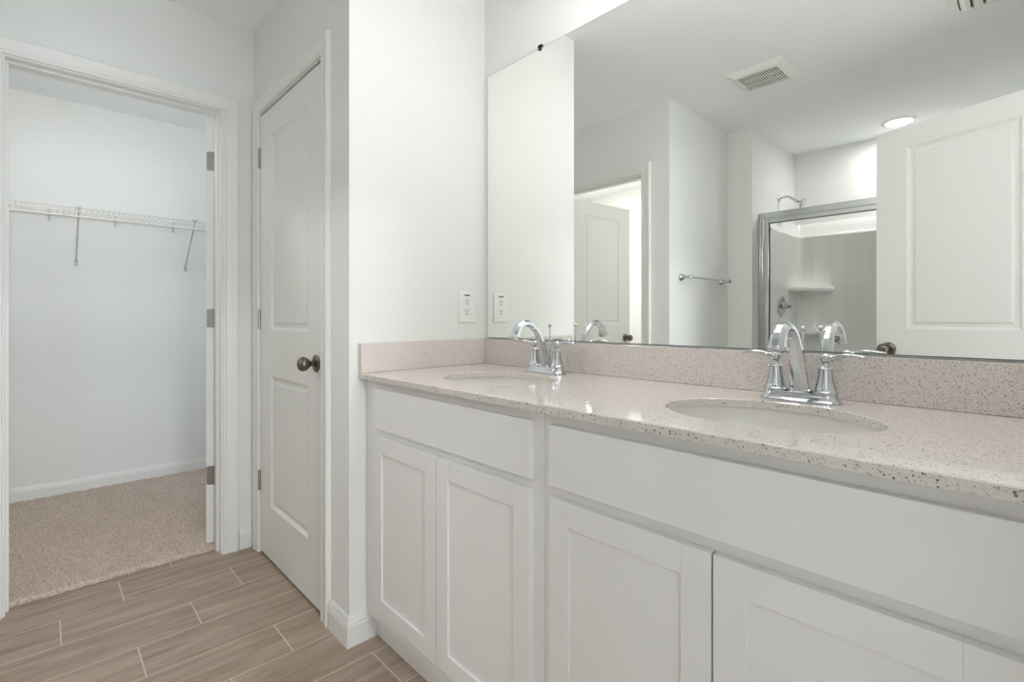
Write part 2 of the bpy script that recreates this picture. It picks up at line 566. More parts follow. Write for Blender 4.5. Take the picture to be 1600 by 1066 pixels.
# ------------------------------------------------------------------ closet carpet
b = bmesh.new()
x0, x1, y0, y1 = CX + 0.014, -1.098, -1.597, 0.197
nx, ny = 190, 220
grid = []
for i in range(nx + 1):
    rowv = []
    for j in range(ny + 1):
        x = x0 + (x1 - x0) * i / nx
        y = y0 + (y1 - y0) * j / ny
        if i == nx:
            x += random.uniform(-0.005, 0.004)
        z = FZ + 0.014 + random.uniform(0.0, 0.009)
        if i == nx:
            z = FZ + 0.008 + random.uniform(0, 0.006)
        # keep clear of the wall piers either side of the opening
        if x > -1.148:
            y = min(max(y, -1.450), -0.745)
        rowv.append(b.verts.new((x, y, z)))
    grid.append(rowv)
for i in range(nx):
    for j in range(ny):
        try:
            b.faces.new((grid[i][j], grid[i + 1][j], grid[i + 1][j + 1], grid[i][j + 1]))
        except ValueError:
            pass
edge = [b.verts.new((v.co.x - 0.001, v.co.y, FZ + 0.0005)) for v in grid[nx]]
for j in range(ny):
    b.faces.new((grid[nx][j], edge[j], edge[j + 1], grid[nx][j + 1]))
bmesh.ops.dissolve_degenerate(b, dist=1e-6, edges=b.edges)
me = bpy.data.meshes.new('carpet')
b.to_mesh(me)
b.free()
me.materials.append(M['carpet'])
for pl in me.polygons:
    pl.use_smooth = True
o = bpy.data.objects.new('carpet', me)
COL.objects.link(o)
tag(o, 'beige cut pile carpet covering the walk-in closet floor', 'carpet', kind='stuff')

# ------------------------------------------------------------------ doors
def door_leaf(w, h, t, margin, zs):
    """two-panel moulded leaf: x 0..w, y centred, z 0..h"""
    mb = MB()
    bm = mb.b
    x0, x1 = margin, w - margin
    for sgn in (-1, 1):
        yf = sgn * t / 2
        def V(x, z, d=0.0):
            return bm.verts.new((x, yf - sgn * d, z))
        xs = [0, x0, x1, w]
        zl = [0, zs[0][0], zs[0][1], zs[1][0], zs[1][1], h]
        g_ = [[V(x, z) for z in zl] for x in xs]
        for i in range(3):
            for j in range(5):
                if i == 1 and j in (1, 3):
                    prev = [g_[1][j], g_[2][j], g_[2][j + 1], g_[1][j + 1]]
                    for ins, d in ((0.014, 0.0095), (0.026, 0.0095), (0.034, 0.0045), (0.038, 0.004)):
                        r = [V(x0 + ins, zl[j] + ins, d), V(x1 - ins, zl[j] + ins, d), V(x1 - ins, zl[j + 1] - ins, d), V(x0 + ins, zl[j + 1] - ins, d)]
                        for k in range(4):
                            bm.faces.new((prev[k], prev[(k + 1) % 4], r[(k + 1) % 4], r[k]))
                        prev = r
                    bm.faces.new(prev)
                else:
                    bm.faces.new((g_[i][j], g_[i + 1][j], g_[i + 1][j + 1], g_[i][j + 1]))
    for (xa, za), (xb, zb) in (((0, 0), (w, 0)), ((w, 0), (w, h)), ((w, h), (0, h)), ((0, h), (0, 0))):
        vs = [bm.verts.new((xa, -t / 2, za)), bm.verts.new((xb, -t / 2, zb)), bm.verts.new((xb, t / 2, zb)), bm.verts.new((xa, t / 2, za))]
        bm.faces.new(vs)
    return mb

ZP = ((0.235, 0.832), (1.040, 1.925))
HINGE_Z = (0.338, 1.098, 1.858)

def knob_set(parent, x, z, t, both=True, r=1.0):
    for sgn in ((-1, 1) if both else (-1,)):
        mx = Matrix.Translation((x, sgn * t / 2, z)) @ Matrix.Rotation(PI / 2 if sgn < 0 else -PI / 2, 4, 'X')
        kb = MB().lathe([(0.0110, 0.010), (0.0095, 0.018), (0.0105, 0.024), (0.0180, 0.031), (0.0240, 0.039), (0.0268, 0.048), (0.0262, 0.056), (0.0225, 0.063), (0.0150, 0.068), (0.0060, 0.0705), (0.0001, 0.071)], 32, mx).build('door_knob', M['knob'], parent)
        kb['label'] = 'round pewter door knob'
        MB().lathe([(0.0335, 0.0), (0.0335, 0.003), (0.031, 0.006), (0.026, 0.009), (0.018, 0.012), (0.012, 0.013)], 32, mx).build('rosette', M['knob'], kb)

def hinge(parent, x, y, z, leafs):
    """knuckle at x, y (door local); leafs: list of boxes relative to the knuckle"""
    mb = MB()
    for k in range(3):
        mb.lathe([(0.0062, -0.046 + k * 0.031), (0.0062, -0.046 + k * 0.031 + 0.0290)], 14, Matrix.Translation((x, y, z)))
    mb.lathe([(0.0040, -0.048), (0.0040, 0.048)], 10, Matrix.Translation((x, y, z)))
    for bx in leafs:
        mb.box(x + bx[0], x + bx[1], y + bx[2], y + bx[3], z - 0.0445, z + 0.0445)
    h_ = mb.build('hinge', M['nickel'], parent)
    h_['label'] = 'satin metal door hinge'
    return h_

# linen door, closed
LW = 0.715
d1 = struct(thing('door_1', 'closed white two-panel linen door beside the vanity', 'door', (-0.930, -0.583, FZ + 0.012)))
door_leaf(LW, 2.046, 0.034, 0.142, ZP).build('door_panel', M['door'], d1, smooth=False)
knob_set(d1, LW - 0.058, 0.924, 0.034, both=False)
for hz in HINGE_Z:
    hinge(d1, -0.002, -0.0225, hz - 0.008, [(-0.008, 0.000, 0.0045, 0.0055)])
MB().box(LW - 0.0015, LW + 0.0045, -0.0195, -0.0165, 0.900, 0.956).build('strike_plate', M['dark'], d1)

# walk-in closet door, standing open inside the closet
d2 = struct(thing('door_2', 'white closet door standing open, its hinged edge facing out', 'door', (-1.153, -0.760, FZ + 0.020), math.radians(180 - 27)))
door_leaf(0.705, 2.036, 0.035, 0.140, ZP).build('door_panel', M['door'], d2, smooth=False)
knob_set(d2, 0.64, 0.915, 0.035)
for hz in HINGE_Z:
    mb = MB()
    # rounded leaf let into the door edge
    poly = []
    for cx, cz, a0 in ((0.0075, 0.0375, 0), (-0.0095, 0.0375, 90), (-0.0095, -0.0375, 180), (0.0075, -0.0375, 270)):
        for k in range(5):
            a = math.radians(a0 + 22.5 * k)
            poly.append((cx + 0.0075 * math.cos(a), cz + 0.0075 * math.sin(a)))
    mb.rings([[(-0.0022, u, hz - 0.012 + v) for u, v in poly], [(0.001, u, hz - 0.012 + v) for u, v in poly]])
    for k in range(3):
        mb.lathe([(0.006, -0.045 + k * 0.0302), (0.006, -0.045 + k * 0.0302 + 0.0286)], 14, Matrix.Translation((-0.004, -0.0215, hz - 0.012)))
    h_ = mb.build('hinge', M['nickel'], d2)
    h_['label'] = 'satin metal hinge with a rounded leaf'

# entry door, open behind the camera, seen in the mirror
EW, EA = 0.690, math.radians(19.5)
ex, ey = 1.037 + EW * math.cos(EA), -1.752 + EW * math.sin(EA)
nxv = Vector((math.sin(EA), -math.cos(EA)))
d3 = struct(thing('door_3', 'white two-panel entry door standing open, filling the right of the mirror', 'door', (ex + nxv.x * 0.0175, ey + nxv.y * 0.0175, FZ + 0.014), PI + EA))
door_leaf(EW, 2.026, 0.035, 0.136, ZP).build('door_panel', M['door'], d3, smooth=False)
knob_set(d3, EW - 0.058, 0.938, 0.035)
for hz in HINGE_Z:
    hinge(d3, -0.004, 0.0235, hz - 0.01, [(-0.001, 0.003, -0.03, -0.005)])

# toilet room door, open, seen in the mirror
d4 = struct(thing('door_4', 'white two-panel toilet room door standing open, seen in the mirror', 'door', (-0.898, -1.655, FZ + 0.012), math.radians(-90 + 5)))
door_leaf(0.700, 2.030, 0.035, 0.140, ZP).build('door_panel', M['door'], d4, smooth=False)
knob_set(d4, 0.642, 0.926, 0.035)
for hz in HINGE_Z:
    hinge(d4, -0.003, -0.0215, hz - 0.01, [(-0.001, 0.003, 0.004, 0.03)])

# ------------------------------------------------------------------ vanity cabinets
YF, YD, ZC = -0.538, -0.556, 0.909

def shaker(mb, x0, x1, z0, z1):
    s = 0.053
    y0, y1 = YF - 0.0005, YD
    yp = y1 + 0.0065
    bm = mb.b
    mb.box(x0, x0 + s, y0, y1, z0, z1, 0.0008)
    mb.box(x1 - s, x1, y0, y1, z0, z1, 0.0008)
    mb.box(x0 + s, x1 - s, y0, y1, z0, z0 + s, 0.0008)
    mb.box(x0 + s, x1 - s, y0, y1, z1 - s, z1, 0.0008)
    mb.box(x0 + s - 0.004, x1 - s + 0.004, y0 - 0.001, yp, z0 + s - 0.004, z1 - s + 0.004)

def cabinet(name, label, xa, xb, doors, drawer):
    t = thing(name, label, 'cabinet', (xa, 0, FZ), group=None)
    def X(v):
        return v - xa
    w = xb - xa
    zt = ZC - 0.018 - FZ - 0.0005
    dz = -FZ
    mb = MB()
    for xs_ in (0, w - 0.016):
        mb.box(xs_, xs_ + 0.016, -0.002, -0.4895, 0.0005, 0.092)
        mb.box(xs_, xs_ + 0.016, -0.002, YF + 0.0195, 0.092, zt)
    mb.box(0.016, w - 0.016, -0.002, YF + 0.02, 0.095, 0.11)
    mb.box(0.016, w - 0.016, -0.014, -0.002, 0.11, zt)
    mb.build('carcass', M['cabinet'], t)
    mb = MB()
    zb = 0.092
    mb.box(0, 0.05, YF, YF + 0.019, zb, zt)
    mb.box(w - 0.045, w, YF, YF + 0.019, zb, zt)
    mb.box(0.05, w - 0.045, YF, YF + 0.019, zt - 0.05, zt)
    mb.box(0.05, w - 0.045, YF, YF + 0.019, 0.700, 0.760)
    mb.box(0.05, w - 0.045, YF, YF + 0.019, zb, zb + 0.05)
    mb.build('face_frame', M['cabinet'], t, smooth=False)
    MB().box(0.0, w, -0.502, -0.490, 0.0005, zb).build('toe_kick', M['cabinet'], t, smooth=False)
    for x0, x1 in doors:
        mb = MB()
        shaker(mb, X(x0), X(x1), 0.126 + dz, 0.709 + dz)
        mb.build('door', M['cabinet'], t)
    MB().box(X(drawer[0]), X(drawer[1]), YF - 0.0005, YD, 0.733 + dz, 0.866 + dz, 0.0015).build('drawer_front', M['cabinet'], t)
    return t

cabinet('vanity_cabinet', 'white shaker sink cabinet against the outlet wall, under the far sink', 0.002, 0.8395, ((0.084, 0.4410), (0.4450, 0.808)), (0.083, 0.810))
cabinet('vanity_cabinet', 'white shaker sink cabinet nearest the camera, under the near sink', 0.8405, 1.655, ((0.869, 1.2270), (1.2312, 1.589)), (0.866, 1.590))
tag(MB().box(1.6555, 1.699, -0.536, -0.515, FZ, ZC - 0.0185).build('filler_strip', M['cabinet'], smooth=False), 'narrow white filler strip closing the right end of the vanity', 'filler strip')

# ------------------------------------------------------------------ countertop with sink cut-outs, splashes
S1, S2, SA, SB = (0.437, -0.314), (1.225, -0.314), 0.1965, 0.153

def ell(c, a, b_, z, n=64, flip=False):
    r = [Vector((c[0] + a * math.cos(2 * PI * k / n), c[1] + b_ * math.sin(2 * PI * k / n), z)) for k in range(n)]
    return r[::-1] if flip else r

def countertop():
    t = thing('countertop', 'speckled quartz countertop with two oval sink cut-outs', 'countertop', (0, 0, 0))
    mb = MB()
    bm = mb.b
    xa, xb, ya, yb = 0.001, 1.699, -0.567, -0.001
    zt, zb = ZC, ZC - 0.018
    e = 0.002
    def rect(i, z):
        return [Vector((xa + i, ya + i, z)), Vector((xb - i, ya + i, z)), Vector((xb - i, yb - i, z)), Vector((xa + i, yb - i, z))]
    for z, i, ee in ((zt, e, 0.0015), (zb, 0.0, 0.0)):
        loops = [rect(i, z), ell(S1, SA + ee, SB + ee, z), ell(S2, SA + ee, SB + ee, z)]
        flat = [v for l in loops for v in l]
        vs = [bm.verts.new(v) for v in flat]
        for tri in geometry.tessellate_polygon(loops):
            bm.faces.new([vs[k] for k in tri])
    mb.rings([rect(e, zt), rect(0, zt - e), rect(0, zb)], close_ends=False)
    for c in (S1, S2):
        mb.rings([ell(c, SA + 0.0015, SB + 0.0015, zt), ell(c, SA, SB, zt - 0.0015), ell(c, SA, SB, zb)], close_ends=False)
    mb.build('slab', M['quartz'], t, angle=30)
    MB().box(0.0215, 1.699, -0.021, -0.001, ZC + 0.0003, ZC + 0.102, 0.0012).build('backsplash', M['quartz'], t)
    MB().box(0.001, 0.0210, -0.566, -0.001, ZC + 0.0003, ZC + 0.102, 0.0012).build('side_splash', M['quartz'], t)
countertop()

def sink(c, label):
    t = thing('sink', label, 'sink', (c[0], c[1], ZC - 0.0185), group=None)
    inner = [(1.0, -0.0005), (1.0, -0.010), (0.985, -0.03), (0.93, -0.065), (0.82, -0.100), (0.62, -0.128), (0.36, -0.140), (0.13, -0.144)]
    outer = [(0.13, -0.154), (0.38, -0.150), (0.66, -0.138), (0.87, -0.108), (0.98, -0.070), (1.04, -0.012), (1.13, -0.010), (1.13, -0.0005)]
    a, b_ = SA + 0.004, SB + 0.004
    mb = MB()
    rings = [[(a * k * math.cos(2 * PI * i / 64), b_ * k * math.sin(2 * PI * i / 64) if k > 0.3 else a * k * math.sin(2 * PI * i / 64), z) for i in range(64)] for k, z in inner + outer]
    rings.append(rings[0])
    mb.rings(rings, close_ends=False)
    mb.build('basin', M['ceramic'], t, angle=50)
    MB().lathe([(0.020, -0.160), (0.020, -0.1445), (0.0275, -0.143), (0.026, -0.1405), (0.018, -0.1415), (0.0165, -0.143), (0.0001, -0.1405)], 32).build('drain', M['chrome'], t)
    return t
sink(S1, 'white oval undermount sink below the far faucet')
sink(S2, 'white oval undermount sink below the near faucet')

# ------------------------------------------------------------------ faucets
def faucet(cx, label):
    t = thing('faucet', label, 'faucet', (cx, -0.098, ZC), group=None)
    # base plate: stadium rings
    def stad(hl, hw, z, n=12):
        r = []
        for k in range(n + 1):
            a = -PI / 2 + PI * k / n
            r.append((hl - hw + hw * math.cos(a), hw * math.sin(a), z))
        for k in range(n + 1):
            a = PI / 2 + PI * k / n
            r.append((-(hl - hw) + hw * math.cos(a), hw * math.sin(a), z))
        return r
    MB().rings([stad(0.0835, 0.0300, 0.0003), stad(0.0835, 0.0300, 0.0035), stad(0.0815, 0.0280, 0.0055), stad(0.0790, 0.0250, 0.008), stad(0.0765, 0.0228, 0.014), stad(0.0755, 0.0218, 0.020), stad(0.0740, 0.0205, 0.0215)]).build('base_plate', M['chrome'], t, angle=40)
    for sgn in (-1, 1):
        mb = MB()
        mb.lathe([(0.0245, 0.0215), (0.0250, 0.0235), (0.0245, 0.026), (0.0225, 0.0275), (0.0205, 0.033), (0.0180, 0.044), (0.0160, 0.056), (0.0148, 0.068), (0.0143, 0.0745), (0.0160, 0.0755), (0.0162, 0.0775), (0.0145, 0.079), (0.0090, 0.080), (0.0068, 0.083), (0.0066, 0.087), (0.0085, 0.090)], 32, Matrix.Translation((sgn * 0.0515, 0, 0)))
        mb.sphere((sgn * 0.0515, 0, 0.099), 0.0112)
        h_ = mb.build('handle', M['chrome'], t, angle=40)
        x = sgn * 0.0515
        pts, rad = [], []
        for u, z, w, th in ((0.006, 0.099, 0.0050, 0.0048), (0.016, 0.1005, 0.0046, 0.0042), (0.026, 0.1040, 0.0056, 0.0040), (0.036, 0.1070, 0.0072, 0.0038), (0.050, 0.1075, 0.0086, 0.0034), (0.064, 0.1060, 0.0092, 0.0032), (0.074, 0.1045, 0.0082, 0.0029), (0.078, 0.1040, 0.0045, 0.0018)):
            pts.append((x + sgn * u, 0, z))
            rad.append((w * 1.1, th * 1.35))
        MB().tube(pts, rad, 16).build('lever', M['chrome'], h_, angle=60)
    # spout, eight-sided, leaning forward into an arc
    path = [(0, 0.0215), (-0.003, 0.040), (-0.0095, 0.068), (-0.0195, 0.098), (-0.033, 0.126), (-0.050, 0.149), (-0.072, 0.165), (-0.095, 0.1705), (-0.115, 0.166), (-0.131, 0.154), (-0.1405, 0.139), (-0.145, 0.126)]
    rads = [(0.0225, 0.0180), (0.0195, 0.0155), (0.0175, 0.0140), (0.0158, 0.0128), (0.0145, 0.0118), (0.0136, 0.0112), (0.0132, 0.0112), (0.0134, 0.0118), (0.0142, 0.0130), (0.0154, 0.0144), (0.0164, 0.0156), (0.0172, 0.0164)]
    # smooth the path
    def cr(p, k):
        return p[max(0, min(len(p) - 1, k))]
    P2, R2 = [], []
    for i in range(len(path) - 1):
        for s_ in range(4):
            u = s_ / 4
            def cat(f):
                a, b_, c, d = (f(cr(path, i + k)) for k in (-1, 0, 1, 2))
                return 0.5 * (2 * b_ + (c - a) * u + (2 * a - 5 * b_ + 4 * c - d) * u * u + (3 * b_ - a - 3 * c + d) * u ** 3)
            P2.append((0, cat(lambda q: q[0]), cat(lambda q: q[1])))
            R2.append(tuple(rads[i][k] * (1 - u) + rads[i + 1][k] * u for k in (1, 0)))
    P2.append((0,) + path[-1])
    R2.append(rads[-1][::-1])
    sp = MB().tube(P2, R2, 8, up=Vector((1, 0, 0)), rot=PI / 8).build('spout', M['chrome'], t, angle=28)
    mx = Matrix.Translation((0, -0.1455, 0.1245)) @ Matrix.Rotation(math.radians(-18), 4, 'X')
    MB().lathe([(0.0120, -0.006), (0.0175, -0.005), (0.0185, -0.002), (0.0180, 0.003)], 28, mx).build('aerator', M['chrome'], sp)
    MB().lathe([(0.0250, 0.0215), (0.0255, 0.0245), (0.0235, 0.0270)], 28, Matrix.Identity(4), sy=0.8).build('spout_collar', M['chrome'], sp)
    mb = MB()
    mb.lathe([(0.0024, 0.0215), (0.0024, 0.158)], 12, Matrix.Translation((0, 0.0165 + 0.006, 0)))
    mb.sphere((0, 0.0225, 0.163), 0.0068)
    mb.lathe([(0.006, 0.085), (0.006, 0.098), (0.003, 0.100)], 12, Matrix.Translation((0, 0.0225, 0)))
    mb.build('lift_rod', M['chrome'], t)
    return t
faucet(0.437, 'chrome two-handle faucet behind the far sink near the outlet wall')
faucet(1.225, 'chrome two-handle faucet behind the near sink, closer to the camera')

# ------------------------------------------------------------------ mirror, clips, outlet
mt = thing('mirror', 'large frameless wall mirror above the speckled backsplash', 'mirror', (0.025, 0, 1.016))
MB().box(0, 1.650, -0.0058, -0.0008, 0, 1.086).build('backing', M['mirror_edge'], mt, smooth=False)
b = MB()
b.b.faces.new([b.b.verts.new(p) for p in ((0.0016, -0.0062, 0.0016), (1.6484, -0.0062, 0.0016), (1.6484, -0.0062, 1.0844), (0.0016, -0.0062, 1.0844))])
f_ = b.b.faces[:]
r_ = bmesh.ops.extrude_face_region(b.b, geom=f_)
for v in [v for v in r_['geom'] if isinstance(v, bmesh.types.BMVert)]:
    v.co.y += 0.0003
b.build('glass_face', M['mirror'], mt, smooth=False)

def clip(x, z, up, label, m_):
    mb = MB()
    s = -1 if up else 1
    k_ = 1.25 if not up else 0.9
    poly = [(-0.010 * k_, 0.012 * s * -1), (0.010 * k_, 0.012 * s * -1), (0.0088 * k_, 0.005 * s), (0.0055 * k_, 0.0085 * s), (-0.0055 * k_, 0.0085 * s), (-0.0088 * k_, 0.005 * s)]
    mb.rings([[(u, -0.0085, v) for u, v in poly], [(u, -0.0066, v) for u, v in poly]])
    mb.box(-0.010, 0.010, -0.0085, -0.0003, -0.011 if not up else 0.002, -0.002 if not up else 0.011)
    o_ = mb.build('mirror_clip', m_, loc=(x, 0, z))
    tag(o_, label, 'mirror clip')
clip(0.326, 2.102, True, 'small dark clip on the top edge of the mirror near its left corner', M['rubber'])
clip(1.166, 1.0165, False, 'small clear clip on the bottom edge of the mirror below the door knob reflection', M['clip'])

ot = thing('power_outlet', 'white duplex power outlet on the side wall by the mirror', 'power outlet', (0.0, -0.0995, 1.1415))
mb = MB()
mb.rings([[(0.0005, y, z) for y, z in ((-0.0395, -0.0625), (0.0395, -0.0625), (0.0395, 0.0625), (-0.0395, 0.0625))],
          [(0.0040, y, z) for y, z in ((-0.0395, -0.0625), (0.0395, -0.0625), (0.0395, 0.0625), (-0.0395, 0.0625))],
          [(0.0065, y, z) for y, z in ((-0.0365, -0.0595), (0.0365, -0.0595), (0.0365, 0.0595), (-0.0365, 0.0595))]])
mb.build('cover_plate', M['plate'], ot, smooth=False)
for zc in (0.0205, -0.0195):
    mb = MB()
    pr = []
    for k in range(28):
        a = 2 * PI * k / 28
        pr.append((max(-0.0135, min(0.0135, 0.0172 * math.cos(a))), 0.0172 * math.sin(a)))
    mb.rings([[(0.0066, u, zc + v) for u, v in pr], [(0.0082, u, zc + v) for u, v in pr]])
    rc = mb.build('receptacle', M['plate'], ot, smooth=False)
    mb = MB()
    mb.box(0.0080, 0.0086, -0.0075, -0.0050, zc + 0.000, zc + 0.010)
    mb.box(0.0080, 0.0086, 0.0050, 0.0075, zc + 0.001, zc + 0.009)
    mb.lathe([(0.0030, 0.0), (0.0030, 0.0006)], 12, Matrix.Translation((0.0080, 0, zc - 0.0075)) @ Matrix.Rotation(PI / 2, 4, 'Y'))
    mb.build('slots', M['slot'], rc, smooth=False)
mb = MB()
mb.box(0.0066, 0.0072, -0.0150, 0.0150, 0.0430, 0.0520)
st_ = mb.build('sticker', mat('sticker_pale', (222, 226, 232), 0.5), ot, smooth=False)
mb = MB()
for u0, u1 in ((-0.0125, -0.0085), (-0.0075, -0.0030), (-0.0018, 0.0030), (0.0040, 0.0125)):
    mb.box(0.0072, 0.0075, u0, u1, 0.0450, 0.0500)
mb.build('sticker_print', mat('sticker_ink', (58, 62, 74), 0.5), st_, smooth=False)

# ------------------------------------------------------------------ closet wire shelf
ws = thing('wire_shelf', 'white ventilated wire shelf on the closet back wall', 'shelf', (CX, -0.70, 1.74))
SD = 0.312
mb = MB()
y0, y1 = -0.898, 0.898
for x, z, r in ((0.012, -0.006, 0.0028), (0.11, -0.006, 0.0026), (0.21, -0.006, 0.0026), (SD, 0.0, 0.0042), (SD + 0.002, -0.024, 0.0032), (SD + 0.004, -0.052, 0.0058)):
    mb.tube([(x, y0, z), (x, y1, z)], r, 8)
yv = y0 + 0.012
n_w = 0
while yv < y1:
    mb.tube([(0.010, yv, -0.0015), (SD - 0.003, yv, 0.0022), (SD + 0.0015, yv, -0.002), (SD + 0.0025, yv, -0.051)], 0.0016, 6, up=Vector((0, 1, 0)))
    yv += 0.0254
mb.build('wire_deck', M['wire'], ws)
for yb in (-1.194, -0.611, -0.03):
    mb = MB()
    yl = yb + 0.70
    mb.tube([(0.006, yl, -0.292), (0.016, yl, -0.272), (SD - 0.004, yl, -0.012), (SD + 0.004, yl, 0.006)], [(0.0048, 0.0035), (0.0060, 0.0045), (0.0060, 0.0045), (0.0050, 0.0040)], 10, up=Vector((0, 1, 0)))
    mb.box(0.0005, 0.006, yl - 0.008, yl + 0.008, -0.312, -0.276, 0.001)
    mb.box(SD - 0.006, SD + 0.012, yl - 0.012, yl - 0.007, -0.006, 0.010)
    mb.box(SD - 0.006, SD + 0.012, yl + 0.007, yl + 0.012, -0.006, 0.010)
    br = mb.build('bracket', mat('bracket_grey', (196, 195, 190), 0.45) if 'br_m' not in M else M['br_m'], ws)
    M['br_m'] = br.data.materials[0]
    mb = MB()
    mb.lathe([(0.0026, 0.0), (0.0026, 0.0015)], 10, Matrix.Translation((0.006, yl, -0.300)) @ Matrix.Rotation(PI / 2, 4, 'Y'))
    mb.build('screw', M['nickel'], br)
for yc in (-1.319, -1.0, -0.683, -0.37):
    mb = MB()
    yl = yc + 0.70
    mb.box(0.0005, 0.012, yl - 0.005, yl + 0.005, -0.045, 0.022, 0.001)
    mb.box(0.0005, 0.020, yl - 0.006, yl + 0.006, -0.014, 0.004, 0.001)
    mb.build('wall_clip', M['br_m'], ws)

# ------------------------------------------------------------------ lamps
def flush_lamp(name, label, x, y, z, r, lens_m, depth=0.03, group=None):
    t = thing(name, label, 'ceiling light', (x, y, z - 0.0005), group=group)
    MB().lathe([(r * 1.06, -depth * 0.55), (r * 1.14, -depth * 0.2), (r * 1.14, 0.0)], 48).build('rim', M['trim'], t)
    MB().lathe([(0.0001, -depth), (r * 0.55, -depth * 0.96), (r * 0.92, -depth * 0.72), (r, -depth * 0.5)], 48).build('lens', lens_m, t)
    return t

def recessed(label, x, y, lens_m):
    t = thing('recessed_light', label, 'ceiling light', (x, y, CZ - 0.0005))
    MB().lathe([(0.0755, -0.001), (0.078, -0.009), (0.092, -0.010), (0.104, -0.004), (0.106, 0.0)], 56).build('trim_ring', M['ceiling'], t)
    MB().lathe([(0.0001, -0.0035), (0.0735, -0.0035), (0.0745, -0.001)], 56).build('lens', lens_m, t)
recessed('lit round recessed ceiling light above the shower, seen in the mirror', 0.932, -3.065, M['lamp_shower'])
flush_lamp('closet_light', 'small round ceiling light in the walk-in closet, nearer its left wall', -1.60, -1.45, CLZ, 0.026, M['lamp_closet'])
flush_lamp('closet_light', 'small round ceiling light in the walk-in closet, nearer the open door', -1.30, -0.95, CLZ, 0.026, M['lamp_closet'])
flush_lamp('toilet_light', 'round white ceiling light in the toilet room', -1.15, -2.50, CZ, 0.14, M['lamp_toilet'])
flush_lamp('fill_light_bathroom', 'added round fill light on the ceiling before the vanity, out of view', 0.75, -0.44, CZ, 0.13, M['fill_dome'], 0.06)  # dome added out of view to brighten the side wall and vanity
flush_lamp('fill_light_bedroom', 'added round fill light on the bedroom ceiling, unseen behind the camera', 3.2, -1.2, CZ, 0.16, M['fill_bed'])  # unseen lamp added to send more brightness through the entry doorway

vl = thing('vanity_light', 'chrome bar with four frosted glass shades above the mirror', 'wall light', (1.23, 0, 2.185))
MB().box(-0.42, 0.42, -0.022, -0.001, -0.028, 0.028, 0.006).build('back_bar', M['chrome'], vl)
for k in range(4):
    x = -0.345 + 0.23 * k
    mb = MB()
    mb.tube([(x, -0.020, 0), (x, -0.075, 0.006), (x, -0.105, -0.006), (x, -0.110, -0.012)], 0.008, 12)
    mb.lathe([(0.012, -0.024), (0.024, -0.020), (0.026, -0.004), (0.022, 0.000)], 24, Matrix.Translation((x, -0.110, 0)))
    a_ = mb.build('arm', M['chrome'], vl)
    mb = MB()
    mb.lathe([(0.020, 0.0005), (0.030, 0.002), (0.043, 0.017), (0.050, 0.040), (0.052, 0.060), (0.053, 0.070)], 28, Matrix.Translation((x, -0.110, 0)))
    mb.build('shade', M['lamp_vanity'], a_)

# ------------------------------------------------------------------ ceiling grilles
fx0, fx1, fy0, fy1 = 0.368, 0.674, -1.792, -1.506
vg = thing('exhaust_fan', 'white slotted exhaust fan grille on the ceiling, centre of the mirror', 'ceiling vent', ((fx0 + fx1) / 2, (fy0 + fy1) / 2, CZ))
hx, hy = (fx1 - fx0) / 2, (fy1 - fy0) / 2
gx0, gx1, gy0, gy1 = -0.110, 0.108, -0.114, 0.088
mb = MB()
def q(x0, x1, y0, y1, z):
    return [(x0, y0, z), (x1, y0, z), (x1, y1, z), (x0, y1, z)]
mb.rings([q(-hx, hx, -hy, hy, -0.0008), q(-hx, hx, -hy, hy, -0.004), q(-hx + 0.035, hx - 0.035, -hy + 0.035, hy - 0.035, -0.022), q(gx0 - 0.004, gx1 + 0.004, gy0 - 0.004, gy1 + 0.004, -0.0235), q(gx0, gx1, gy0, gy1, -0.0235), q(gx0, gx1, gy0, gy1, -0.003)], close_ends=False)
mb.build('frame', M['plate'], vg, smooth=False)
mb = MB()
ns = 17
pitch = (gx1 - gx0) / ns
for k in range(ns + 1):
    x = gx0 + pitch * k
    mb.box(max(gx0, x - pitch * 0.23), min(gx1, x + pitch * 0.23), gy0, gy1, -0.0235, -0.0195)
for yc in (gy0 + (gy1 - gy0) * 0.34, gy0 + (gy1 - gy0) * 0.69):
    mb.box(gx0, gx1, yc - 0.004, yc + 0.004, -0.0232, -0.0195)
mb.build('slats', M['plate'], vg, smooth=False)
MB().box(gx0, gx1, gy0, gy1, -0.0035, -0.0012).build('backing', M['dark'], vg, smooth=False)

vr = thing('air_register', 'white air supply register at the top right edge of the mirror', 'ceiling vent', (1.52, -1.575, CZ))
mb = MB()
mb.rings([q(-0.19, 0.19, -0.125, 0.125, -0.0008), q(-0.19, 0.19, -0.125, 0.125, -0.003), q(-0.165, 0.165, -0.100, 0.100, -0.008), q(-0.160, 0.160, -0.096, 0.096, -0.008), q(-0.160, 0.160, -0.096, 0.096, -0.002)], close_ends=False)
mb.build('frame', M['plate'], vr, smooth=False)
mb = MB()
for k in range(8):
    x = -0.156 + 0.0400 * k
    mb.rings([[(x, y, -0.004), (x + 0.006, y, -0.012), (x + 0.022, y, -0.017), (x + 0.036, y, -0.016), (x + 0.036, y, -0.0152), (x + 0.022, y, -0.0160), (x + 0.008, y, -0.0105), (x + 0.002, y, -0.004)] for y in (-0.094, 0.094)])
mb.build('louvers', M['plate'], vr, smooth=False)
MB().box(-0.160, 0.160, -0.096, 0.096, -0.0022, -0.0010).build('backing', M['rubber'], vr, smooth=False)

